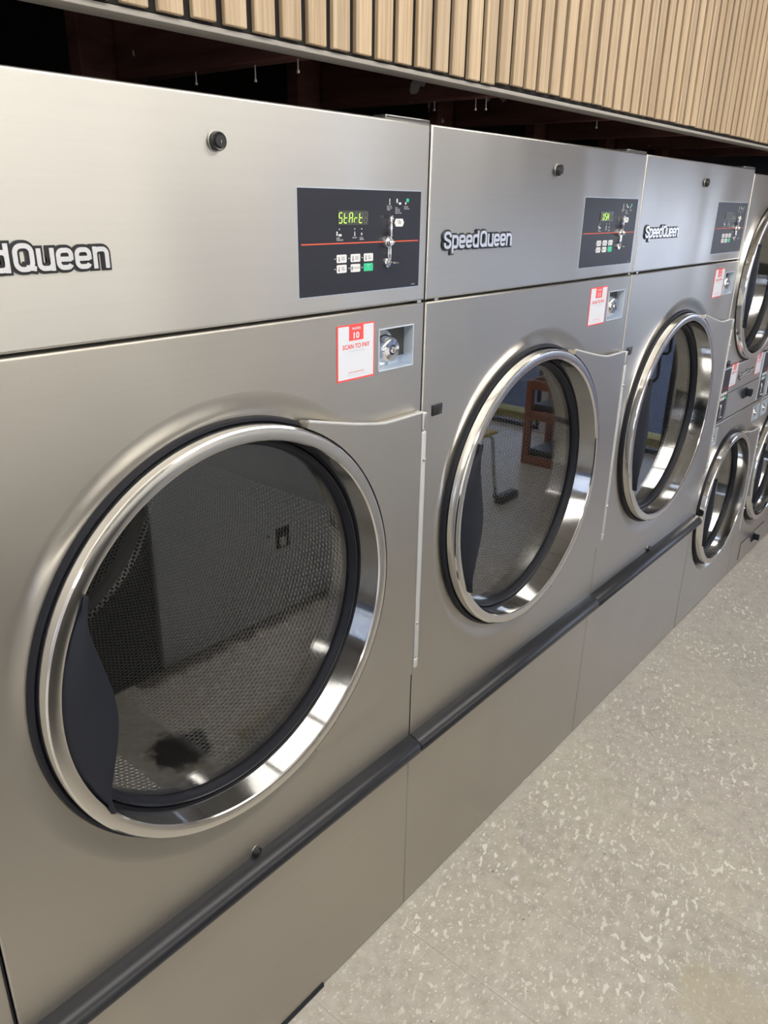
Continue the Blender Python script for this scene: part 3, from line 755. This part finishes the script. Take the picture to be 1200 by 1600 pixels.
# ------------------------------------------------------------------ the large dryers
W_ = .98; DC = -.5; DZ = 1.0794; R0 = .3687
off_x, off_y = .49, -.55            # machine root sits under the middle of the cabinet
def large_dryer(xr, label):
    root = thing('tumble_dryer', label, 'tumble dryer', (xr-off_x, -off_y, 0), None)
    return root
proto = large_dryer(0, '')
K = bpy.data.objects.new('k', None)   # unused holder, never linked
def base(p, o):                        # parts are modelled with the right front edge at x=0, y=0
    for c in o.children: pass
def parts_large(root):
    xl, xr_ = -W_+.0022, -.0022
    cab = MB().use('inner').box(xl+.006, xr_-.006, .021, .022, 1.5, 1.62).use('side')
    cab.box(xl+.004, xl+.006, .018, 1.10, .0, 1.905).box(xr_-.006, xr_-.004, .018, 1.10, .0, 1.905).box(xl+.006, xr_-.006, 1.098, 1.10, .0, 1.905)
    cab.use('steel').box(xl+.004, xr_-.004, .010, 1.10, 1.9085, 1.9135).box(xr_-.125, xr_, .0015, .03, 1.9135, 1.9190, .001)
    cab.use('inner').lathe([(R0+.010, .012), (R0+.010, .03), (R0-.005, .034), (.375, .060), (.375, .075)], DC, DZ, 96)
    P = [cab.build('cabinet', root)]
    up_ = sheet(xl, xr_, 1.6035, 1.9135, []); P.append(up_.build('upper_panel', root))
    fr = sheet(xl, xr_, .004, 1.5995, [('c', DC, DZ, .420, .3795, .0065), ('r', -.1405, -.0355, 1.4815, 1.5615)], 'steel_low')
    fr.use('steel').box(xr_-.022, xr_-.010, .001, .008, 1.5995, 1.6045).box(xl+.03, xl+.042, .001, .008, 1.5995, 1.6045)
    P.append(fr.build('front_panel', root))
    P.append(make_drum(root, DC, DZ, .42, .082, .875))
    P.append(make_door(root, DC, DZ, R0, -.0255))
    P.append(make_coin_box(root, -.1405, -.0355, 1.4815, 1.5615))
    P.append(make_lock(root, -.493, 1.855))
    P.append(make_badge(root, -.931, -.678, 1.6965, .033))
    pts = []
    n = 20
    sec = [(-.040*sin(pi*i_/n), .54+.025*cos(pi*i_/n)) for i_ in range(n+1)]
    mb = MB().use('bar'); bm = mb.bm; rws = []
    for x_ in (-W_+.001, -W_+.006, -.006, -.001):
        k = .93 if x_ in (-W_+.001, -.001) else 1.
        rws.append([bm.verts.new((x_, y_*k, .54+(z_-.54)*k)) for y_, z_ in sec])
    for A, B in zip(rws, rws[1:]):
        for i_ in range(n): bm.faces.new((A[i_], A[i_+1], B[i_+1], B[i_]))
        bm.faces.new((A[n], A[0], B[0], B[n]))
    bm.faces.new(rws[0]); bm.faces.new(list(reversed(rws[-1])))
    for f in bm.faces: f.smooth = True
    bmesh.ops.recalc_face_normals(bm, faces=bm.faces[:])
    P.append(mb.build('bumper_rail', root, sharp=50))
    P.append(MB().use('rubber').box(-.0021, .0, .0022, .016, .56, 1.9).build('gap_shadow', root))  # black strip that paints the dark of the gap between two cabinets
    P.append(MB().use('trim').box(-.0021, .0, .0006, .004, .006, .50).build('seam_strip', root))
    for p_ in P: p_.location = (off_x, off_y, 0)
    return root
parts_large(proto)
def place(o, label, xr, num, word):
    o['label'] = label; o.location = (xr-off_x, -off_y, 0)
    c = make_controls(o, word); c.location = (off_x, off_y, 0)
    if num:
        s_ = make_sticker(o, num, -.2535, -.1525, 1.478, 1.578); s_.location = (off_x, off_y, 0)
    return o
m11 = copy_tree(proto); m12 = copy_tree(proto); m09 = copy_tree(proto)
place(proto, 'large stainless tumble dryer nearest the camera, sticker MACHINE 10, display lit Start', 0, '10', 'StArt')
place(m11, 'large stainless tumble dryer in the middle, sticker MACHINE 11', W_, '11', ' USH')
place(m12, 'third large stainless tumble dryer, sticker MACHINE 12, beside the stacked dryers', 2*W_, '12', '')
place(m09, 'large stainless tumble dryer of which only a sliver shows at the bottom left edge', -W_, '', '')
for o in (m11, m12):
    c = MB().use('lockblk').box(-W_+.037, -W_+.072, -.0022, .0, 1.362, 1.386, .001).build('catch_cover', o); c.location = (off_x, off_y, 0)
for o in (proto, m12):
    c = make_lock(o, -.497, .5735, .0095); c.location = (off_x, off_y, 0)

c = MB().use('plastic').box(-W_+.01, -.315, -.0035, .003, .0, .013, .001).build('toe_shadow', proto); c.location = (off_x, off_y, 0)  # black block standing in for the shadow in the gap under the cabinet

# ------------------------------------------------------------------ the stacked dryers
SW = .728
def strip_controls(root, x0, x1, z0, z1):
    p = MB().use('zinc').prism(rrect(x0-.003, x1+.003, z0-.003, z1+.003, .002), -.004, .0005).use('panel').prism(rrect(x0, x1, z0, z1, .001), -.0046, -.0035).build('control_panel', root)
    w_ = x1-x0; cx = (x0+x1)/2
    MB().use('dimred').box(x0+.012, x1-.012, -.0052, -.004, z1-.088, z1-.070).build('display', p)['label'] = 'small dim red display'
    for r_ in range(2):
        for c_ in range(3):
            mt = 'green' if (r_ == 1 and c_ == 2) else 'btn'
            a = x0+w_*(.14+.27*c_); z_ = z1-.108-.019*r_
            MB().use(mt).prism(rrect(a, a+w_*.20, z_, z_+.013, .002), -.0054, -.0045).build('key', p)
    mb = MB().use('btn').lathe([(0, -.0056), (.009, -.0056), (.009, -.0045)], cx-.012, z1-.152, 6); mb.build('coin_value_plate', p)
    mb = MB().use('chrome2').box(x0+.018, x0+.022, -.012, -.004, z1-.185, z1-.150, .001).box(x0+.012, x0+.034, -.018, -.004, z1-.196, z1-.190, .001); mb.build('coin_acceptor', p)
    return p
def pull(root, x, z, s=1.):
    mb = MB().use('plastic').prism([(x-.026*s, z-.018*s), (x-.014*s, z+.020*s), (x+.010*s, z+.026*s), (x+.020*s, z+.012*s), (x+.026*s, z-.018*s)], -.010*s, 0)
    mb.use('plastic').box(x-.004*s, x+.012*s, -.036*s, -.008*s, z-.010*s, z+.022*s, .003*s).use('screw').box(x-.002*s, x+.010*s, -.042*s, -.035*s, z-.008*s, z-.002*s, .001)
    return mb
def stacked_dryer(x0, label, nums, lint):
    root = thing('stacked_tumble_dryer', label, 'tumble dryer', (x0+SW/2, -off_y, 0)); L_ = []
    xa, xb = .0018, SW-.0018; zc1, zc2, r = .536, 1.493, .310
    cab = MB().use('side').box(xa+.004, xa+.006, .018, 1.10, 0, 1.893).box(xb-.006, xb-.004, .018, 1.1, 0, 1.893).box(xa+.006, xb-.006, 1.098, 1.1, 0, 1.893).use('steel').box(xa+.004, xb-.004, .010, 1.1, 1.893, 1.898)
    cab.use('inner').box(xa+.006, xb-.006, .022, .024, .86, 1.20)
    for zc in (zc1, zc2): cab.lathe([(r+.010, .012), (r+.010, .03), (r-.004, .034), (r, .06), (r, .075)], SW/2, zc, 72)
    L_.append(cab.build('cabinet', root))
    L_.append(sheet(xa, xb, 1.1805, 1.8995, [('c', SW/2, zc2, .350, .3205, .012)] if False else [('c', SW/2, zc2, .3115, .3105, .012)], 'steel').build('upper_panel', root))
    L_.append(sheet(xa, xb, .9455, 1.1770, [], 'steel').build('middle_panel', root))
    L_.append(sheet(xa, xb, .004, .9415, [('c', SW/2, zc1, .350, .3205, .012), ('r', .022, .112, .850, .925), ('r', .612, .704, .850, .925)], 'steel_low').build('lower_panel', root))
    for zc in (zc1, zc2):
        L_.append(make_drum(root, SW/2, zc, .345, .082, .78)); L_.append(make_door(root, SW/2, zc, r, .700))
    L_.append(make_coin_box(root, .022, .112, .850, .925)); L_.append(make_coin_box(root, .612, .704, .850, .925))
    L_.append(strip_controls(root, .043, .138, .955, 1.172)); L_.append(strip_controls(root, .618, .705, .955, 1.172))
    L_.append(make_sticker(root, nums[0], .149, .239, 1.086, 1.182)); L_.append(make_sticker(root, nums[1], .505, .588, 1.086, 1.182))
    L_.append(make_badge(root, .271, .485, 1.105, .024))
    d = MB().use('ink').prism(rrect(.153, .598, .960, 1.063, .002), -.0006, .001).use('steel').prism(rrect(.1555, .5955, .9625, 1.0605, .002), -.0045, .0)
    dd = d.build('lint_door', root); pull(root, .395, 1.022).build('pull', dd); L_.append(dd)
    L_.append(make_lock(root, .080, 1.1965, .013))
    if lint:
        d = MB().use('ink').prism(rrect(.160, .588, .030, .130, .002), -.0006, .001).use('steel_low').prism(rrect(.163, .585, .033, .127, .002), -.0045, .0)
        dd = d.build('lower_lint_door', root); pull(root, .383, .093).build('pull', dd); L_.append(dd)
    for p_ in L_: p_.location = (-SW/2, off_y, 0)
    return root
SX = 2*W_+.004
stacked_dryer(SX, 'stacked stainless double dryer directly beside the third large dryer', ('13', '14'), False)
stacked_dryer(SX+SW, 'second stacked stainless double dryer, cut off by the right edge of the photo', ('15', '16'), True)
struct(MB().use('white').box(SX+2*SW+.01, XR, .0, .1, 0, 1.99), 'wall_recess')

# ------------------------------------------------------------------ the room behind the camera (seen in the steel and in the door glass)
cb = thing('folding_counter', 'grey folding counter standing across the aisle, seen reflected in the nearest door', 'counter', (1.28, -1.75, 0))
MB().use('counter').box(-1.03, 1.03, -.36, .385, 0, 1.05, .003).build('carcass', cb)
MB().use('countertop').box(-1.04, 1.04, -.38, .40, 1.05, 1.085, .004).build('worktop', cb)
MB().use('dark').box(-.405, -.325, .384, .390, .32, .42, .002).use('btn').box(-.385, -.350, .389, .393, .33, .37, .001).use('dark').box(-.455, -.445, .384, .388, .39, .405, .001).build('socket', cb)
dc = thing('dark_cabinet', 'black cabinet beside the grey folding counter across the aisle', 'cabinet', (-.32, -1.74, 0))
MB().use('dark').box(-.53, .548, -.36, .385, 0, 1.02, .003).build('carcass', dc)
MB().use('countertop').box(-.53, .548, -.37, .39, 1.02, 1.05, .003).build('worktop', dc)
ch = thing('stacking_chair', 'chair with yellow seat and chromed tube legs, seen reflected in the middle door', 'chair', (2.63, -1.64, 0))
MB().use('yellow').box(-.21, .21, -.20, .20, .435, .455, .008, 3).build('seat', ch)
MB().use('yellow').box(-.20, .20, -.235, -.215, .55, .85, .008, 3).build('backrest', ch)
for sx_ in (-1, 1):
    for sy_ in (-1, 1):
        top_ = (sx_*.15, sy_*.14, .435)
        pts = [top_, (sx_*.19, sy_*.17, .40), (sx_*.22, sy_*.20, .0)] if sy_ > 0 else [(sx_*.19, -.225, .84), (sx_*.19, -.20, .43), (sx_*.22, -.23, 0)]
        MB().use('chrome').tube(pts, .011, 10).use('dark').tube([(pts[-1][0], pts[-1][1], 0), (pts[-1][0], pts[-1][1], .02)], .015, 10).build('leg', ch)
bf = MB().use('dark').box(-.10, .10, -.03, .03, 0, .05, .004)
tag(bf.build('table_foot', loc=(2.86, -1.36, 0)), 'low black metal foot bar on the floor beside the yellow chair', 'table foot')
rk = thing('wooden_rack', 'low orange-stained open wooden rack, seen reflected in the middle door', 'rack', (3.80, -1.44, 0))
for sx_ in (-1, 1):
    for y_ in (-.235, .235): MB().use('orange').box(sx_*.17-.022, sx_*.17+.022, y_-.025, y_+.025, 0, .62, .003).build('post', rk)
for z_ in (.035, .37, .59):
    MB().use('orange').box(-.190, -.172, -.21, .21, z_-.033, z_+.033, .003).box(.172, .190, -.21, .21, z_-.033, z_+.033, .003).box(-.15, .15, .235, .255, z_-.03, z_+.03, .003).box(-.15, .15, -.255, -.235, z_-.03, z_+.03, .003).build('rail', rk)
for z_ in (.075, .41): MB().use('dark').box(-.15, .15, -.21, .21, z_-.01, z_+.035, .003).box(-.05, .0, -.02, .02, z_+.035, z_+.16, .003).build('bin', rk)
# ceiling lights
for yy in (-1.0, -4.2):
    for i in range(6 if yy > -2 else 7):
        xx = -4.3+1.27*i
        lt = thing('ceiling_light', 'long fluorescent ceiling light with a white diffuser, out of frame above the %s' % ('dryer aisle' if yy > -2 else 'far aisle'), 'ceiling light', (xx, yy, H-.07), 'ceiling lights of the near row' if yy > -2 else 'ceiling lights of the far row')
        MB().use('lampbody').box(-.61, .61, -.29, .29, .02, .069, .004).build('housing', lt)
        MB().use('tube').box(-.595, .595, -.275, .275, -.004, .02).build('diffuser', lt)
        ld = bpy.data.lights.new('lamp_light', 'AREA'); ld.shape = 'RECTANGLE'; ld.size = 1.18; ld.size_y = .54
        ld.energy = (TUBE if yy > -2 else TUBE*1.5)*pi*1.18*.54; ld.color = (1.0, .955, .885)
        lo = bpy.data.objects.new('lamp_light', ld); col.objects.link(lo); lo.parent = lt; lo.location = (0, 0, -.008)
